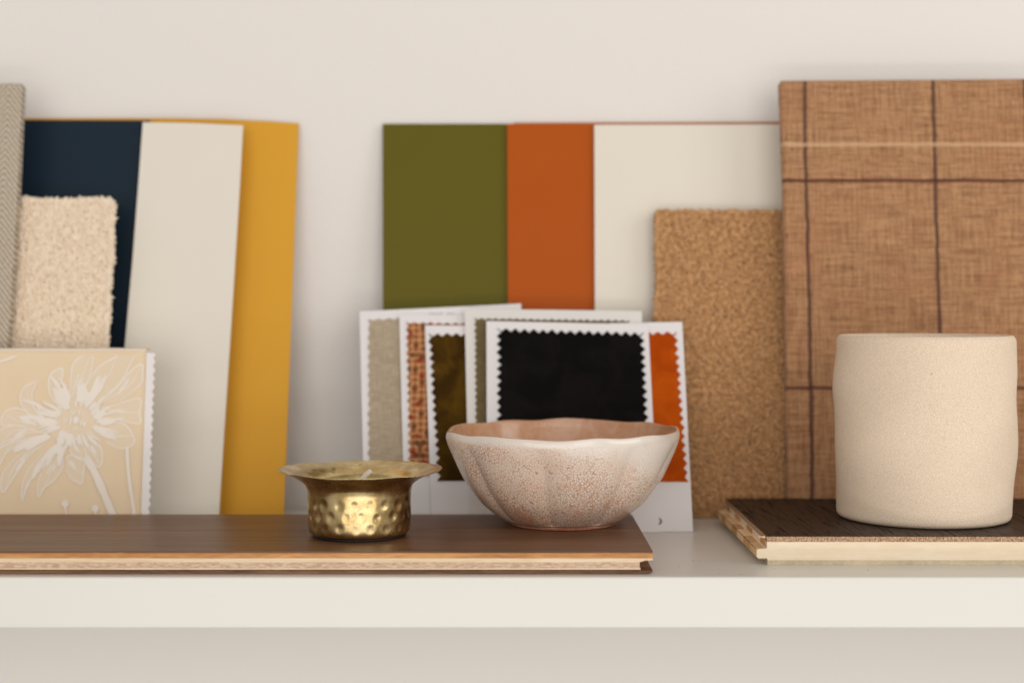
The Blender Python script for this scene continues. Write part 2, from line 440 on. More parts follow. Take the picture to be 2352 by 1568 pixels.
# ------------------------------------------------------------------ left floor board
def oak_board():
    root = empty('floor_board', (0, 69, 0))
    tag(root, 'brown varnished floorboard offcut with grooved end under the bowl and brass holder', 'floorboard')
    x0, x1, dy = -34.0, 6.6, 12.3; T = 1.07; seam = 6.35
    # wearing surface in two strips, thin eased joint between them
    def strip(y0, y1):
        b = 0.045
        return [(y0, 0.99), (y0, T - b), (y0 + b, T), (y1 - b, T), (y1, T - b), (y1, 0.99)]
    bm1 = prism(strip(0, seam), x0, x1); bm2 = prism(strip(seam + 0.03, dy), x0, x1)
    bm = bmesh.new(); bm.from_mesh(bm1); bm.from_mesh(bm2); me = bpy.data.meshes.new('surface'); bm.to_mesh(me); bm.free()
    link('varnished_surface', me, m_plank_top(), root)
    oak = m_wood('oak_edge', srgb(166, 112, 62), srgb(206, 154, 98), (0.25, 1, 3), 0.65)
    cream = m_wood('pale_ply', srgb(214, 186, 150), srgb(236, 216, 186), (0.1, 1, 2), 0.75)
    dark = m_wood('tan_ply', srgb(92, 58, 40), srgb(148, 108, 76), (0.15, 1, 3), 0.8)
    link('oak_layer', boxes([(x0, x1, 0.0, dy, 0.745, 0.989)]), oak, root)
    def jz(x, z, y): return 0
    # pale ply carries the upper lip of the groove
    link('ply_layer', prism_y([(x0, 0.56), (x1 - 0.62, 0.56), (x1 - 0.36, 0.645), (x1, 0.655), (x1, 0.744), (x0, 0.744)], 0.0, dy), cream, root)
    link('core_layer', boxes([(x0, x1 - 0.62, 0.01, dy, 0.285, 0.559)]), m_mottled(), root)
    link('ply_layer', boxes([(x0, x1 - 0.58, 0.0, dy, 0.215, 0.284)]), cream, root)
    link('backing_layer', prism_y([(x0, 0.02), (x1 - 0.2, 0.02), (x1 - 0.04, 0.09), (x1, 0.165), (x0, 0.165)], 0.0, dy), dark, root)
    link('backing_layer', boxes([(x0, x1 - 0.55, 0.35, dy, 0.1651, 0.2149)]), dark, root)
    link('backing_layer', boxes([(x0 , x1 - 0.25, 0.05, dy, 0.0, 0.0199)]), dark, root)
    return root
oak_board()

# ------------------------------------------------------------------ right floor board
def dark_board():
    root = empty('floor_board', (12.36, 71.4, 0))
    tag(root, 'black brown floorboard offcut with pale core and tongue under the stoneware pot', 'floorboard')
    W, dy, T = 26.0, 13.9, 1.42
    link('dark_surface', boxes([(0, W, 0, dy, 1.385, T)]), m_dark_plank_top(), root)
    link('oak_layer', boxes([(0.0, W, 0.0, dy, 1.13, 1.3849)]), m_endgrain(), root)
    pale = m_wood('pale_spruce', srgb(230, 211, 181), srgb(238, 222, 196), (0.35, 1, 2), 0.75, fine=0.6)
    # pale core, the tongue along its left end
    core = [(0.02, 0.24), (0.0, 0.36), (0.0, 0.345), (-0.42, 0.345), (-0.49, 0.40), (-0.5, 0.72), (-0.42, 0.785), (-0.08, 0.80), (0.0, 0.84), (0.0, 1.129), (W, 1.129), (W, 0.24)]
    core = [(0.03, 0.24), (0.0, 0.345), (-0.42, 0.345), (-0.49, 0.40), (-0.5, 0.72), (-0.42, 0.785), (-0.08, 0.80), (0.0, 0.84), (0.0, 1.129), (W, 1.129), (W, 0.24)]
    link('spruce_core', prism_y(core, 0.0, dy, 40, lambda x, z, y: random.uniform(-.012, .012) if x < 0 else 0), pale, root)
    # the core's end blocks, seen along the tongue
    tones = [srgb(214, 178, 130), srgb(196, 150, 100), srgb(226, 194, 150), srgb(180, 134, 88)]
    mats = [m_wood('core_block_%s' % n, t, vary(t, 1.18), (3, 0.4, 1), 0.75) for n, t in zip(('honey', 'tan', 'pale', 'brown'), tones)]
    y = 0.12; i = 0
    while y < dy - 0.2:
        L = min(random.uniform(1.5, 2.3), dy - y)
        b = link('core_block', boxes([(-0.515, -0.04, y, y + L - 0.03, 0.38 + 0.0, 0.797 + random.uniform(0, .01))]), mats[i % 4], root)
        bevel(b, 0.03, 1)
        if i % 2 == 0:
            link('core_end', boxes([(-0.035, -0.004, y + 0.2, y + L - 0.2, 0.86, 1.1)]), mats[(i + 1) % 4], root)
        y += L; i += 1
    # scorched dashes along the tongue's shoulder
    vs = []
    y = 0.3
    while y < dy - 0.5:
        L = random.uniform(0.05, 0.28); vs.append((-0.522, -0.505, y, y + L, 0.755, 0.80)); y += L + random.uniform(0.03, 0.35)
    link('burn_marks', boxes(vs), M('charred_wood', rough=0.9).color(srgb(60, 42, 30)).m, root)
    link('backing_layer', boxes([(0.03, W, 0.03, dy, 0.0, 0.2399)]), m_wood('greyed_backing', srgb(186, 172, 144), srgb(214, 198, 168), (0.6, 1, 1), 0.85, fine=2), root)
    # raised splinter at the corner
    s = prism([(0, 0), (0.06, 0.09), (0.5, 0.10), (0.5, 0.02)], -0.10, 0.02)
    o = link('splinter', s, mats[2], root); o.location = (-0.0008, 0.0004, 0.0132); o.rotation_euler = (math.radians(-8), 0, math.radians(24))
    # torn fibres under the tongue
    vs, fs = [], []
    for q in range(22):
        x = -0.42 + 0.4 * q / 22; L = random.uniform(0.03, 0.11); a = random.uniform(-.05, .05); y = random.uniform(0, .06)
        b = len(vs); vs += [(x, y, 0.36), (x + .018, y, 0.36), (x + a, y - .01, 0.36 - L)]; fs.append((b, b + 1, b + 2))
    link('torn_fibres', mesh('fibres', vs, fs), pale, root)
    return root
dark_board()

# ------------------------------------------------------------------ brass candle holder
def candle_holder():
    cx = (824.5 - 1176) / F * 73.9; root = empty('candle_holder', (cx, 73.9, 1.072))
    tag(root, 'hammered brass tealight holder with wide flared rim, standing on the brown board', 'candle holder')
    outer = spline([(2.28, 0.13), (2.46, 0.19), (2.55, 0.40), (2.565, 0.8), (2.57, 1.4), (2.575, 1.9), (2.60, 2.3), (2.70, 2.58), (2.95, 2.80), (3.35, 3.02), (3.75, 3.18), (4.10, 3.285)], 120)
    inner = spline([(4.11, 3.31), (4.05, 3.335), (3.7, 3.22), (3.3, 3.08), (2.9, 2.88), (2.62, 2.66), (2.5, 2.35), (2.48, 1.8), (2.46, 1.0), (2.4, 0.45), (2.1, 0.35)], 70)
    dim = []
    for r, zc in enumerate((0.62, 1.20, 1.76)):
        n = 20
        for k in range(n):
            dim.append((2 * math.pi * (k + 0.5 * (r % 2) + random.uniform(-.10, .10)) / n, zc + random.uniform(-.05, .05), random.uniform(.25, .32), random.uniform(.026, .044)))
    fl = []
    for k in range(60):
        fl.append((random.uniform(0, 2 * math.pi), random.uniform(2.9, 3.9), random.uniform(.14, .26), random.uniform(.005, .013)))
    def rim_wave(th): return 0.035 * math.sin(2 * th + 0.6) + 0.02 * math.sin(5 * th + 1) + 0.012 * math.sin(11 * th)
    def rr_wave(th): return 0.03 * math.sin(3 * th + 2) + 0.015 * math.sin(7 * th)
    def fo(th, j):
        r, z = outer[j]
        if 0.3 < z < 2.2:
            for (a, zc, R, A) in dim:
                da = (th - a + math.pi) % (2 * math.pi) - math.pi
                d2 = (da * 2.57) ** 2 + ((z - zc) * 0.85) ** 2
                if d2 < R * R: r -= A * (1 - d2 / (R * R)) ** 2
            r += (0.012 * math.cos(11 * th) + 0.006 * math.sin(5 * th)) * math.sin(math.pi * (z - 0.3) / 1.9)
        w_ = max(0, min(1, (r - 2.7) / 1.3))
        return ((r + rr_wave(th) * w_) * math.cos(th), (r + rr_wave(th) * w_) * math.sin(th), z + rim_wave(th) * w_)
    def fi(th, j):
        r, z = inner[j]; w_ = max(0, min(1, (r - 2.7) / 1.3)); dz = 0
        if r > 2.75 and j > 1:
            for (a, rc, R, A) in fl:
                da = (th - a + math.pi) % (2 * math.pi) - math.pi
                d2 = (da * r) ** 2 + (r - rc) ** 2
                if d2 < R * R: dz -= A * (1 - d2 / (R * R)) ** 2
        return ((r + rr_wave(th) * w_) * math.cos(th), (r + rr_wave(th) * w_) * math.sin(th), z + rim_wave(th) * w_ + dz)
    no, ni = len(outer), len(inner)
    def f(th, j): return fo(th, j) if j < no else fi(th, j - no)
    link('holder_body', lathe(f, 288, no + ni), m_brass(), root)
    rub = M('black_rubber', rough=0.6); rub.color(srgb(18, 16, 15)); rub.bump(rub.noise(rub.map(), 900, 3), 0.5, 0.0004)
    prof = [(2.28, 0.0), (2.32, 0.03), (2.33, 0.10), (2.28, 0.135)]
    link('base_pad', lathe(lambda th, j: (prof[j][0] * math.cos(th), prof[j][0] * math.sin(th), prof[j][1]), 96, 4), rub.m, root)
    # the tealight that stands in it
    tl = empty('tealight', (cx, 73.9, 1.072 + 0.37)); tag(tl, 'white tealight sunk inside the brass holder, only its slanting wick showing', 'candle')
    wax = M('candle_wax', rough=0.5); wax.color(srgb(232, 224, 208)); wax.b.inputs['Subsurface Weight'].default_value = 0.2; wax.b.inputs['Subsurface Radius'].default_value = (0.004, 0.003, 0.002)
    pw = [(1.85, 0), (1.9, 0.05), (1.9, 1.55), (1.82, 1.62), (1.0, 1.60), (0.1, 1.58)]
    link('wax', lathe(lambda th, j: (pw[j][0] * math.cos(th), pw[j][0] * math.sin(th), pw[j][1]), 64, len(pw)), wax.m, tl)
    # wick: short waxed cord, leaning right
    a = at(828, 1100, 73.6) - Vector((cx, 73.9, 1.442)); b = at(853, 1081, 73.6) - Vector((cx, 73.9, 1.442))
    p0 = Vector((-0.55, 0.0, 1.55)); pts = [p0, p0.lerp(b, 0.35) + Vector((0, 0, .03)), a.lerp(b, 0.45), b]
    vs, fs = [], []
    for k, p in enumerate(pts):
        d = (pts[min(k + 1, 3)] - pts[max(k - 1, 0)]).normalized(); s1 = d.cross(Vector((0, 1, 0))).normalized(); s2 = d.cross(s1)
        for q in range(10):
            t = 2 * math.pi * q / 10; rr = 0.13 * (1 + 0.08 * math.sin(3 * t + k)); v = p + (s1 * math.cos(t) + s2 * math.sin(t)) * rr; vs.append(tuple(v))
    for k in range(3): fs += [(k * 10 + q, k * 10 + (q + 1) % 10, (k + 1) * 10 + (q + 1) % 10, (k + 1) * 10 + q) for q in range(10)]
    fs += [tuple(range(9, -1, -1)), tuple(range(30, 40))]
    me = mesh('wick', vs, fs); recalc(me); o = link('wick', me, wax.m, tl); bevel(o, 0.02, 2, 50)
candle_holder()

# ------------------------------------------------------------------ ceramic bowl
def bowl():
    cx = (1291 - 1176) / F * 78.6; root = empty('ceramic_bowl', (cx, 78.0, 1.072))
    tag(root, 'pink and rust crackle glazed bowl with uneven rim at the end of the brown board', 'bowl')
    outer = spline([(2.62, 0.0), (2.80, 0.03), (2.86, 0.12), (2.98, 0.20), (3.40, 0.42), (4.35, 1.22), (5.22, 2.4), (5.74, 3.5), (6.02, 4.2), (6.12, 4.6), (6.11, 4.85), (6.05, 4.98)], 90)
    inner = spline([(5.99, 5.0), (5.91, 4.97), (5.85, 4.8), (5.7, 4.2), (5.35, 3.2), (4.8, 2.2), (3.9, 1.2), (2.4, 0.6), (0.6, 0.5)], 60)
    def deform(r, z, th):
        t = max(0, min(1, z / 5.0))
        # broad flutes pressed in by hand, sharp on one side
        g = abs(math.sin(4.5 * (th + 0.35) + 0.25 * math.sin(2 * th)))
        lob = -0.30 * (1 - g) ** 1.7 * math.sin(math.pi * min(1, t * 1.05 + 0.04)) ** 0.8 + 0.03 * math.sin(2 * th + 1)
        rim = t ** 6 * (0.045 * math.sin(9 * th + 2) + 0.04 * math.sin(4 * th))
        dz = t ** 2 * (0.06 * math.sin(th + 0.9) + 0.035 * math.sin(5 * th + 0.5) + 0.03 * math.sin(9 * th + 1.5) + 0.02 * math.sin(13 * th) - 0.035 * math.cos(th))
        r += (lob + rim) * (0.4 if z < 0.3 else 1) if z > 0.15 else 0
        return (r * math.cos(th), r * math.sin(th), z + dz)
    no = len(outer)
    link('bowl_body', lathe(lambda th, j: deform(*outer[j], th), 320, no, True, ((0, True),)), m_bowl(), root)
    # inner lining of the same pot; its lip meets the outer wall
    me = lathe(lambda th, j: deform(*(outer[-1] if j == 0 else inner[j - 1]), th), 320, len(inner) + 1, False)
    # close the well
    bm = bmesh.new(); bm.from_mesh(me)
    be = [e for e in bm.edges if e.is_boundary and sum((v.co.xy.length for v in e.verts)) / 2 < 0.01]
    bmesh.ops.contextual_create(bm, geom=be); bm.to_mesh(me); bm.free()
    link('bowl_inside', me, m_bowl_inner(), root)
bowl()

# ------------------------------------------------------------------ stoneware pot
def pot():
    cx = (2121 - 1176) / F * 77.9; root = empty('stoneware_pot', (cx, 77.6, 1.422))
    tag(root, 'sand coloured matte stoneware pot with softly dented wall on the dark board', 'pot')
    H = 9.6
    L = spline([(-.02, 0), (-.02, .08), (0.02, .18), (.10, .28), (.13, .38), (.07, .48), (.04, .54), (.12, .64), (.11, .75), (.03, .9), (.0, 1.0)], 60)
    R = spline([(-.10, 0), (-.06, .08), (-.05, .18), (.03, .30), (.10, .42), (.12, .55), (.07, .66), (.09, .78), (.06, .9), (.02, 1.0)], 60)
    def dr(side, t):
        k = min(59, max(0, int(t * 59))); k2 = min(59, k + 1); f = t * 59 - k
        return side[k].x * (1 - f) + side[k2].x * f
    prof = []
    R0 = 4.52
    n = 110
    for i in range(n):
        t = i / (n - 1); z = t * (H - 0.12) + 0.0
        r = R0
        if z < 0.35: r -= 0.35 - math.sqrt(max(0, 0.35 ** 2 - (0.35 - z) ** 2))
        if z > H - 0.30:
            q = (z - (H - 0.30)) / 0.18; q = min(1, q); r -= 0.06 * q * q
        prof.append((r, z))
    prof += [(R0 - .11, H - 0.03), (R0 - .17, H), (R0 - .24, H - .03), (R0 - .29, H - .12), (R0 - .36, H - .6), (R0 - .45, 5), (R0 - .5, 1.0), (3.7, .6), (1, .55)]
    def f(th, j):
        r, z = prof[j]; t = min(1, max(0, z / H)); c = math.cos(th)
        if j < n + 5:
            wR = (1 + c) / 2; d = dr(R, t) * wR + dr(L, t) * (1 - wR)
            d = 1.15 * d + 0.06 * math.sin(3 * th + 7 * t) * math.sin(math.pi * t) + 0.045 * math.sin(5 * th - 11 * t) * math.sin(math.pi * t)
            r += d
        return (r * math.cos(th), r * math.sin(th), z)
    link('pot_body', lathe(f, 256, len(prof)), m_stoneware(), root)
pot()

# ------------------------------------------------------------------ paint colour cards on the wall
def card(name, P, pts, mat, y0=0.0, y1=0.12, parent=None):
    o = link(name, slab(pts, y0, y1), mat, parent)
    if parent is None: o.matrix_world = P.matrix()
    return o
G_P = 'large paint colour cards leaning on the wall'
def paint_card(px0, Y0, slope, k, top, foot, col, label, curve=None, th=0.09, rough=0.5):
    P = Plane(px0, Y0, slope, k, th)
    pts = [P.foot(foot[0])] + ([P.uv(*p) for p in curve[0]] if curve else []) + [P.uv(*p) for p in top]
    pts += ([P.uv(*p) for p in curve[1]] if curve else []) + [P.foot(foot[1])]
    o = card('paint_card', P, pts, paper('paint_card_' + label.split()[0], col, rough, 0.14, 0.03), 0, th)
    tag(o, label, 'paint card', G_P); return o
paint_card(330, 87.9, 0.155, 0, [(30, 272), (200, 272), (380, 272), (520, 274), (620, 279), (686, 284)], (-40, 652), srgb(220, 162, 52), 'yellow paint card showing to the right of the left cream card')
paint_card(200, 87.3, 0.158, 0, [(20, 276), (345, 277)], (-60, 285), srgb(24, 40, 54), 'navy blue paint card behind the pale wool carpet sample', rough=0.42)
paint_card(420, 86.3, 0.17, -0.05, [(328, 281), (440, 283), (558, 288)], (258, 502), srgb(232, 225, 212), 'tall cream paint card between the navy card and the yellow card',
           curve=([(268, 1000), (287, 790), (304, 600), (318, 420)], [(551, 420), (540, 600), (528, 790), (514, 1000)]))
paint_card(1330, 89.15, 0.115, 0, [(1180, 282), (1400, 281), (1800, 280)], (1180, 1790), srgb(190, 130, 96), 'brown paint card with only its thin top edge above the right cream card')
paint_card(1000, 88.9, 0.115, 0, [(879, 285), (1200, 285)], (880, 1200), srgb(97, 89, 16), 'olive green paint card behind the fabric sample cards', rough=0.42)
paint_card(1200, 88.65, 0.115, 0, [(1165, 285), (1395, 285)], (1168, 1395), srgb(178, 82, 8), 'burnt orange paint card beside the olive green card', rough=0.42)
paint_card(1500, 88.4, 0.115, 0, [(1365, 287), (1830, 286)], (1368, 1830), srgb(230, 223, 209), 'wide cream paint card behind the brown carpet sample')

# ------------------------------------------------------------------ fabric sample cards
G_F = 'white cards with pinked fabric swatches behind the bowl'
def fabric_card(Y0, slope, px0, top, foot, fab, flags, fmat, label, cmat=None, k=0.0, pitch=0.5, amp=0.17):
    P = Plane(px0, Y0, slope, k, 0.07)
    root = empty('fabric_card', matrix=P.matrix()); tag(root, label, 'fabric sample', G_F)
    pts = [P.foot(foot[0]), P.uv(*top[0]), P.uv(*top[1]), P.foot(foot[1])]
    card('backing_card', P, pts, cmat or WHITE_CARD, 0, 0.07, root)
    q = [P.uv(*p) for p in fab]
    card('fabric_swatch', P, pinked(q, flags, pitch, amp), fmat, -0.075, -0.003, root)
    return P, root
SL = 0.475
# fabric corners: bottom left, top left, top right, bottom right; edges left, top, right, bottom
P_A, A_root = fabric_card(82.80, SL, 1000, [(826, 715), (1197, 697)], (838, 1200), [(845, 1110), (846, 734), (1180, 718), (1180, 1110)], [1, 1, 1, 0],
            m_linen('oatmeal_linen', srgb(164, 146, 122), srgb(200, 184, 160)), 'white card with oatmeal grey linen swatch, leftmost fabric card', pitch=0.62, amp=0.12)
fabric_card(82.55, SL, 1000, [(917, 722), (1400, 728)], (930, 1400), [(939, 1092), (933, 740), (1350, 746), (1350, 1092)], [1, 1, 1, 0],
            m_tweed(), 'white card with red and tan tweed swatch behind the olive velvet one', pitch=0.5, amp=0.15)
fabric_card(82.30, SL, 1050, [(976, 747), (1400, 749)], (992, 1400), [(1004, 1104), (984, 766), (1350, 768), (1350, 1104)], [1, 1, 1, 0],
            m_velvet('olive_brown_velvet', srgb(56, 36, 2), srgb(88, 62, 8), 0.03), 'white card with dark olive brown velvet swatch left of the bowl', pitch=0.55, amp=0.22)
fabric_card(82.08, SL, 1250, [(1067, 709), (1474, 714)], (1078, 1484), [(1092, 1100), (1090, 731), (1446, 736), (1446, 1100)], [1, 1, 1, 0],
            m_linen('moss_grey_linen', srgb(96, 84, 56), srgb(130, 114, 80)), 'off-white card with moss grey swatch half hidden by the black swatch card', cmat=OFFWHITE_CARD, pitch=0.42, amp=0.12)
P_F, F_root = fabric_card(81.85, SL, 1500, [(1400, 742), (1567, 739)], (1400, 1592), [(1400, 1106), (1400, 760), (1555, 763), (1581, 1106)], [0, 1, 1, 0],
            m_velvet('burnt_orange_velvet', srgb(170, 66, 0), srgb(192, 84, 6), 0.03), 'white card with burnt orange velvet swatch, rightmost fabric card', pitch=0.55, amp=0.22)
fabric_card(81.62, SL, 1300, [(1117, 737), (1489, 745)], (1119, 1513), [(1141, 1100), (1142, 754), (1479, 764), (1496, 1100)], [1, 1, 1, 0],
            m_velvet('black_velvet', srgb(10, 8, 8), srgb(20, 16, 16), 0.015), 'white card with plain black velvet swatch, front of the fabric cards', pitch=0.53, amp=0.25)
GREY = paper('crescent_grey', srgb(120, 112, 108))
# small grey crescent on the orange card
def ribbon(pts, wds, y, th=0.004):
    vs, fs = [], []
    n = len(pts)
    for i, p in enumerate(pts):
        a = Vector(pts[max(0, i - 1)]); b = Vector(pts[min(n - 1, i + 1)]); d = (b - a)
        if d.length < 1e-6: d = Vector((1, 0))
        nn = Vector((-d.y, d.x)).normalized() * wds[i] / 2; p = Vector(p)
        vs += [(p.x + nn.x, y, p.y + nn.y), (p.x - nn.x, y, p.y - nn.y)]
    for i in range(n - 1): fs.append((2 * i, 2 * i + 1, 2 * i + 3, 2 * i + 2))
    return vs, fs
c0 = [P_F.uv(1513, 1188), P_F.uv(1517, 1192), P_F.uv(1518, 1197), P_F.uv(1516, 1202), P_F.uv(1512, 1205)]
vs, fs = ribbon([tuple(p) for p in spline(c0, 14)], [0.02 + 0.11 * math.sin(math.pi * i / 13) for i in range(14)], -0.006)
link('grey_crescent', mesh('mark', vs, fs), GREY, F_root)
# a line of grey print, too small to read, at the top of the oatmeal card
PALE_INK = paper('pale_grey_ink', srgb(186, 178, 174))
vs, fs = [], []
for x in (985, 991, 996, 1002, 1008, 1012, 1026, 1031, 1037):
    v_, f_ = ribbon([P_A.uv(x, 721 + random.uniform(-.5, .5)), P_A.uv(x + 2, 719.5), P_A.uv(x + 4, 721)], [0.07, 0.07, 0.07], -0.006)
    b_ = len(vs); vs += v_; fs += [tuple(b_ + i for i in g) for g in f_]
link('printed_line', mesh('print', vs, fs), PALE_INK, A_root)

# ------------------------------------------------------------------ carpet samples with real pile
ICO = None
def ico():
    global ICO
    if ICO is None:
        bm = bmesh.new(); bmesh.ops.create_icosphere(bm, subdivisions=1, radius=1.0)
        ICO = (np.array([v.co[:] for v in bm.verts]), np.array([[v.index for v in f.verts] for f in bm.faces])); bm.free()
    return ICO
def pile(pts, radii, dirs, stretch):
    """one tuft per point: small lumpy ellipsoids"""
    V, Fc = ico(); n = len(pts); k = len(V)
    out = np.zeros((n, k, 3))
    for i in range(n):
        d = dirs[i] / np.linalg.norm(dirs[i]); a = np.cross(d, rng.normal(size=3)); a /= np.linalg.norm(a); b = np.cross(d, a)
        B = np.stack([a, b, d * stretch[i]])
        out[i] = pts[i] + (V * (1 + rng.normal(scale=.14, size=(k, 1)))) @ B * radii[i]
    fc = (Fc[None] + (np.arange(n) * k)[:, None, None]).reshape(-1, 3)
    return mesh('pile', out.reshape(-1, 3), fc, smooth=True)
def inside(poly, x, z):
    c = False; n = len(poly); j = n - 1
    for i in range(n):
        xi, zi = poly[i]; xj, zj = poly[j]
        if (zi > z) != (zj > z) and x < (xj - xi) * (z - zi) / (zj - zi) + xi: c = not c
        j = i
    return c
def carpet(P, poly, spacing, rad, mat, backmat, name, label, thick, st=1.3, edge_st=2.0, cat='carpet sample'):
    root = empty(name, matrix=P.matrix()); tag(root, label, cat, 'carpet samples leaning behind the shelf display')
    card('woven_backing', P, poly, backmat, 0.22, thick, root)
    xs = [p[0] for p in poly]; zs = [p[1] for p in poly]
    pts, rr, dd, ss = [], [], [], []
    z = min(zs); row = 0
    while z < max(zs):
        x = min(xs) + (spacing / 2 if row % 2 else 0)
        while x < max(xs):
            px, pz = x + random.uniform(-.35, .35) * spacing, z + random.uniform(-.35, .35) * spacing
            if inside(poly, px, pz):
                pts.append((px, random.uniform(0.05, 0.13), pz)); rr.append(rad * random.uniform(.75, 1.3)); dd.append((random.uniform(-.9, .9), -1, random.uniform(-.9, .9))); ss.append(st)
            x += spacing
        z += spacing * 0.87; row += 1
    n = len(poly); cx = sum(xs) / n; cz = sum(zs) / n
    for i in range(n):
        a = Vector(poly[i]); b = Vector(poly[(i + 1) % n]); L = (b - a).length; m = int(L / spacing * 1.6)
        if L < 0.05: continue
        nn = Vector((-(b - a).y, (b - a).x)).normalized()
        if nn.dot(a - Vector((cx, cz))) < 0: nn = -nn
        for j in range(m):
            for lay in (0.03, 0.14, 0.25):
                p = a + (b - a) * ((j + random.random()) / m) + nn * random.uniform(-.05, .09) * (rad / 0.1)
                if p.y < 0.02: continue
                pts.append((p.x, lay, p.y)); rr.append(rad * random.uniform(.7, 1.25)); dd.append((nn.x + random.uniform(-.6, .6), random.uniform(-.5, .1), nn.y + random.uniform(-.6, .6))); ss.append(edge_st * random.uniform(.6, 1.2))
    link('wool_pile', pile(np.array(pts), rr, np.array(dd), ss), mat, root)
    return root
P = Plane(150, 84.35, 0.195, 0, 0.7)
carpet(P, [P.foot(-30), P.uv(40, 458), P.uv(100, 462), P.uv(180, 461), P.uv(255, 459), P.uv(254, 560), P.uv(240, 790), P.foot(222)], 0.14, 0.122,
       m_pile('ivory_wool', srgb(233, 212, 186), srgb(243, 228, 206), srgb(228, 206, 180), 300, 0.25), paper('jute_backing', srgb(200, 176, 146)),
       'carpet_sample', 'ivory looped wool carpet sample in front of the navy card', 0.7, 1.2, 1.9)
P = Plane(1650, 87.0, 0.138, 0, 0.6)
carpet(P, [P.foot(1506), P.uv(1506, 735), P.uv(1511, 640), P.uv(1508, 486), P.uv(1640, 487), P.uv(1840, 487), P.foot(1850)], 0.13, 0.098,
       m_pile('tan_wool', srgb(180, 132, 84), srgb(212, 168, 118), srgb(136, 92, 56), 380, 0.6), paper('hessian_backing', srgb(150, 106, 64)),
       'carpet_sample', 'tan brown speckled carpet sample left of the checked board', 0.6, 1.1, 1.5)

# ------------------------------------------------------------------ checked fabric board (right)
def grid_board(P, pts4, th, mat, name, label, cat, r=0.22, seg=4):
    o = link(name, slab(pts4, 0, th), mat); o.matrix_world = P.matrix(); bevel(o, r, seg, 50)
    return tag(o, label, cat)
P = Plane(2100, 85.45, 0.125, 0, 0.9)
mp = m_plaid(P, [(1856, 600), (2154, 600), (2362, 420), (2620, 420)],
             [(332, srgb(216, 180, 140), 0.5, 0.17), (415, srgb(86, 44, 38), 0.85, 0.16), (891, srgb(84, 46, 40), 0.8, 0.16)])
grid_board(P, [P.foot(1813), P.uv(1811, 1100), P.uv(1800, 420), P.uv(1791, 184), P.uv(2480, 179), P.foot(2520)], 0.9, mp, 'fabric_board',
           'tan checked linen covered board behind the stoneware pot', 'fabric board')
# ------------------------------------------------------------------ grey herringbone board (left edge)
P = Plane(0, 83.2, 0.2, 0, 0.8)
grid_board(P, [P.foot(-150), P.uv(-110, 190), P.uv(51, 191), P.uv(39, 450), P.uv(23, 720), P.foot(-24)], 0.8, m_herring(), 'fabric_board',
           'grey herringbone fabric covered board at the left edge of the picture', 'fabric board', 0.12, 3)

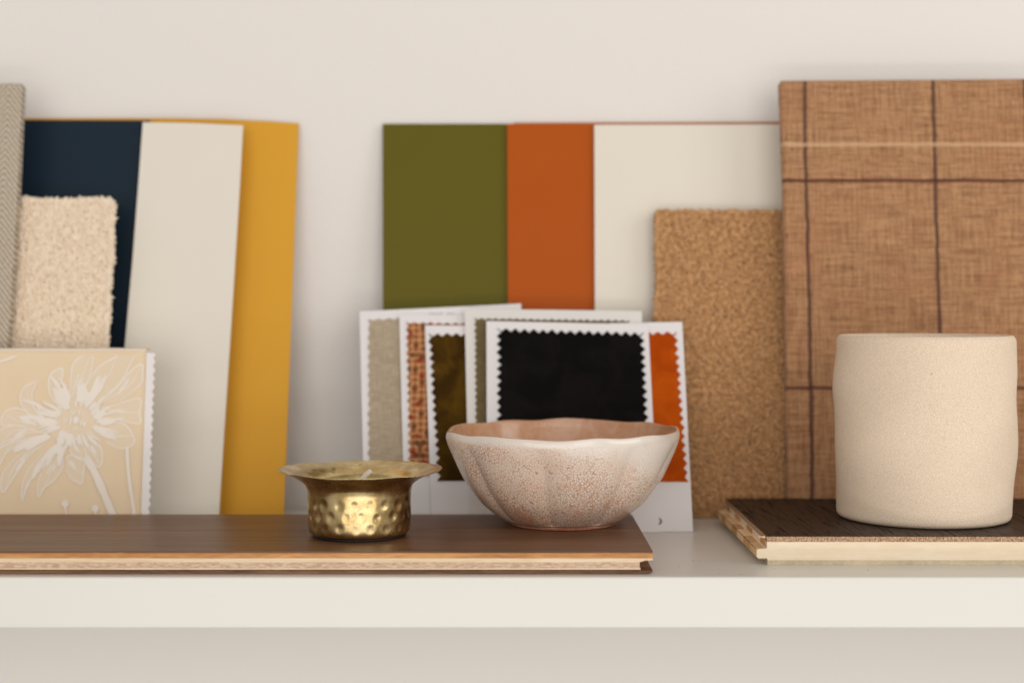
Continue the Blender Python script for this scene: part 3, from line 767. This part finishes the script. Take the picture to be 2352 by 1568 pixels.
# ------------------------------------------------------------------ floral fabric sample (left)
def floral():
    P = Plane(170, 81.95, 0.15, 0, 0.8)
    root = empty('floral_fabric_sample', matrix=P.matrix()); tag(root, 'beige fabric sample with white line drawn daisies and pinked white lining', 'fabric sample')
    topz = P.uv(170, 796)[1]; xr_t = P.uv(336, 800)[0]; xr_b = P.foot(322)[0]; xl = P.foot(-130)[0]
    # beige face folding back over the top
    prof = [(0.03, 0.0)]
    for i in range(13):
        z = (topz - 0.55) * (i + 1) / 13; prof.append((0.0 + 0.005 * math.sin(i), z))
    for i in range(1, 10):
        a = math.radians(90 * i / 9); prof.append((0.55 - 0.55 * math.cos(a), topz - 0.55 + 0.55 * math.sin(a)))
    prof.append((0.78, topz))
    n = len(prof); nx = 26; vs, fs = [], []
    for k in range(nx + 1):
        for (y, z) in prof:
            t = z / topz; xr = xr_b + (xr_t - xr_b) * t; x = xl + (xr - xl) * k / nx
            w_ = 0.008 * math.sin(x * 0.9 + z * .3) * max(0, 1 - abs(z - topz * .5) / topz)
            vs.append((x, y + w_, z + (0.015 * math.sin(x * 1.7) if y > .3 else 0)))
    for k in range(nx):
        for j in range(n - 1): fs.append((k * n + j, (k + 1) * n + j, (k + 1) * n + j + 1, k * n + j + 1))
    me = mesh('face', vs, fs, smooth=True)
    beige = M('beige_cotton', rough=0.85, spec=0.2)
    nn = beige.noise(beige.map(), 35, 3); wv = beige.noise(beige.map((250, 20, 2400)), 1, 2); wv2 = beige.noise(beige.map((2400, 20, 250)), 1, 2)
    beige.color(beige.mix(nn, srgb(230, 206, 172), srgb(235, 215, 184))); beige.bump(beige.math('ADD', wv, wv2), 0.35, 0.0003)
    o = link('printed_cotton', me, beige.m, root)
    so = o.modifiers.new('cloth', 'SOLIDIFY'); so.thickness = 0.0005; so.offset = -1
    # stiff core so that the sample has a body
    core = slab([(xl, 0), (xl, topz - 0.12), (xr_t - 0.1, topz - 0.12), (xr_b - 0.1, 0)], 0.15, 0.75)
    link('sample_core', core, WHITE_CARD, root)
    # white lining with pinked edge
    a = P.foot(343); b = P.uv(357, 812)
    lin = [(xr_b - 2.2, 0.0), (xr_b - 2.2, topz - 0.35), (b[0] - 0.16, topz - 0.34), b, a]
    out = [lin[0], lin[1], lin[2]] + [p for p in pinked([b, a, (xr_b - 2.2, 0.0)], [1, 0, 0], 0.46, 0.13)][:-1]
    lm = paper('white_lining', (0.86, 0.82, 0.80, 1), 0.8)
    link('pinked_lining', slab(out, 0.07, 0.14), lm, root)
    # the print: filled pale petals and their outlines, flat on the cloth
    white = paper('white_print', srgb(241, 231, 218), 0.8); pale = paper('pale_print', srgb(234, 215, 187), 0.8)
    S = 1363 / 400 * 1.0629
    def q(x, y):   # from zoomed crop coordinates (0..1363, 0..1568) to the sample's face
        return P.uv(x / S, (y / (1363 / 400) + 820) * 0.94083)
    Y1, Y2 = -0.016, -0.026
    sv, sf, fv, ff = [], [], [], []
    def stroke(pts, w0=14, taper=True, n=22):
        pp = [tuple(p) for p in spline([q(*p) for p in pts], n)]
        k = w0 / 3.4 * 1 / 43
        wd = [k * ((0.45 + 0.55 * math.sin(math.pi * i / (n - 1))) if taper else 1) * random.uniform(.85, 1.15) for i in range(n)]
        v, f = ribbon(pp, wd, Y2 - 0.0002 * len(sv) / 44); b0 = len(sv); sv.extend(v); sf.extend([tuple(b0 + i for i in g) for g in f])
    def fill(pts):
        pp = [tuple(p) for p in spline([q(*p) for p in pts] + [q(*pts[0])], 40)][:-1]
        cxx = sum(p[0] for p in pp) / len(pp); czz = sum(p[1] for p in pp) / len(pp)
        b0 = len(fv); yy = Y1 - 0.0003 * len(fv) / 40; fv.extend([(p[0], yy, p[1]) for p in pp])
        ff.append(tuple(range(b0, b0 + len(pp))))
    petals = [
        [(520, 620), (420, 500), (405, 390), (430, 310), (515, 268), (520, 330), (490, 470), (510, 600)],
        [(540, 600), (585, 420), (600, 260), (660, 180), (755, 150), (775, 210), (745, 330), (660, 520)],
        [(660, 540), (740, 370), (830, 250), (970, 170), (985, 140), (1120, 140), (1080, 240), (990, 400), (820, 540)],
        [(820, 560), (980, 420), (1090, 290), (1180, 235), (1185, 300), (1170, 400), (1000, 540)],
        [(840, 600), (1000, 560), (1165, 520), (1160, 640), (1160, 730), (1000, 700), (850, 680)],
        [(780, 790), (900, 725), (1030, 730), (1110, 830), (1110, 900), (1010, 935), (880, 880)],
        [(700, 850), (790, 870), (850, 960), (840, 1080), (760, 1060), (715, 970)],
        [(570, 880), (650, 860), (715, 960), (700, 1030), (620, 1000), (575, 940)],
        [(545, 1010), (600, 990), (700, 1040), (695, 1150), (680, 1225), (600, 1190), (545, 1110)],
        [(500, 960), (530, 1060), (470, 1180), (370, 1260), (325, 1340), (315, 1230), (380, 1060)],
        [(420, 930), (380, 1060), (260, 1190), (210, 1280), (190, 1370), (180, 1290), (215, 1150), (330, 990)],
        [(400, 880), (260, 980), (110, 1180), (30, 1300), (10, 1240), (40, 1110), (190, 960)],
        [(390, 830), (200, 900), (60, 960), (0, 1060), (-60, 1000), (40, 880), (220, 830)],
        [(390, 800), (230, 810), (100, 880), (-40, 940), (-60, 860), (40, 760), (230, 740)],
        [(420, 740), (300, 700), (210, 620), (110, 600), (30, 650), (15, 740), (110, 740), (300, 780)],
        [(470, 660), (340, 700), (240, 640), (170, 540), (200, 430), (310, 380), (270, 470), (290, 560), (400, 640)],
    ]
    for p in petals: fill(p)
    fill([(640 + 260 * math.cos(a * .5), 720 + 190 * math.sin(a * .5)) for a in range(12)])
    for p in petals:
        stroke(p, 15); stroke([p[len(p) // 2], tuple(0.5 * (p[1][i] + p[-2][i]) for i in (0, 1)), p[0]], 10)
        for s_ in range(6):
            t = random.uniform(.25, .75); m0 = tuple(p[1][i] * (1 - t) + p[-1][i] * t for i in (0, 1)); m1 = tuple(0.45 * p[len(p) // 2][i] + 0.55 * m0[i] + random.uniform(-18, 18) for i in (0, 1))
            stroke([m0, tuple(0.5 * (m0[i] + m1[i]) + random.uniform(-8, 8) for i in (0, 1)), m1], random.uniform(6, 14))
    for k in range(26):      # broad soft brush washes
        a = random.uniform(0, 2 * math.pi); c = (630, 720); r0 = random.uniform(170, 260); r1 = r0 + random.uniform(120, 300)
        p_ = lambda rr, b: (c[0] + rr * math.cos(b) * 1.15, c[1] + rr * math.sin(b) * .85)
        if p_(r1, a)[0] < 1140 and not (0.4 < a < 1.7): stroke([p_(r0, a), p_((r0 + r1) / 2, a + .05), p_(r1, a)], random.uniform(26, 60))
    # flower heart and thick strokes near it
    for k in range(70):
        a = random.uniform(0, 2 * math.pi); r0 = random.uniform(.75, 1.0); r1 = r0 + random.uniform(.35, 1.25)
        c = (640, 710); ex_, ez_ = 190, 130
        stroke([(c[0] + ex_ * r0 * math.cos(a), c[1] + ez_ * r0 * math.sin(a)), (c[0] + ex_ * (r0 + r1) / 2 * math.cos(a + .04), c[1] + ez_ * (r0 + r1) / 2 * math.sin(a + .04)), (c[0] + ex_ * r1 * math.cos(a), c[1] + ez_ * r1 * math.sin(a))], random.uniform(14, 34))
    for k in range(40):
        a = random.uniform(0, 2 * math.pi); r0 = random.uniform(0, .75); x_, y_ = 630 + 180 * r0 * math.cos(a), 720 + 110 * r0 * math.sin(a)
        stroke([(x_, y_), (x_ + random.uniform(-10, 10), y_ - 20), (x_ + random.uniform(-16, 16), y_ - 38)], random.uniform(10, 20), n=6)
    stroke([(720, 1010), (790, 1130), (860, 1290), (945, 1490), (980, 1560)], 60, False)
    stroke([(1060, 930), (1065, 1060), (1085, 1250), (1110, 1400), (1125, 1560)], 30, False)
    stroke([(0, 215), (60, 195), (120, 170), (190, 140)], 22); stroke([(-60, 235), (0, 212), (60, 190)], 16)
    for c in ((545, 1395), (795, 1435)):
        for a in range(7): t = a * .9; stroke([c, (c[0] + 16 * math.cos(t), c[1] + 15 * math.sin(t)), (c[0] + 34 * math.cos(t), c[1] + 30 * math.sin(t))], 26, n=6)
        stroke([(c[0], c[1] + 20), (c[0] + 8, c[1] + 90), (c[0] + 12, c[1] + 160)], 14, False, n=8)
    def clip(v):   # keep the print on the cloth's flat face
        o_ = []
        for (x, y, z) in v:
            zz = min(max(z, 0.05), topz - 0.5); xr = xr_b + (xr_t - xr_b) * zz / topz - 0.03
            o_.append((min(x, xr), y, zz))
        return o_
    link('printed_petals', mesh('fills', clip(fv), ff), pale, root)
    link('printed_lines', mesh('lines', clip(sv), sf), white, root)
floral()

# ------------------------------------------------------------------ crumbs on the shelf
vs_pts = [(1592, 1287), (1608, 1287), (1653, 1316), (1994, 1309), (1778, 1306), (1700, 1318), (1560, 1300)]
pts = []
for (px, py) in vs_pts:
    d = ray(px, py); t = -EYE.z / d.z; p = EYE + d * t; pts.append((p.x, max(p.y, 68.6), 0.012))
cr = link('crumbs', pile(np.array(pts), [0.018] * len(pts), np.array([(0, 0, 1.0)] * len(pts)), [1] * len(pts)), M('dark_crumb', rough=0.8).color(srgb(60, 45, 36)).m)
tag(cr, 'a few tiny dark wood crumbs scattered on the white shelf', 'crumbs', kind='stuff')
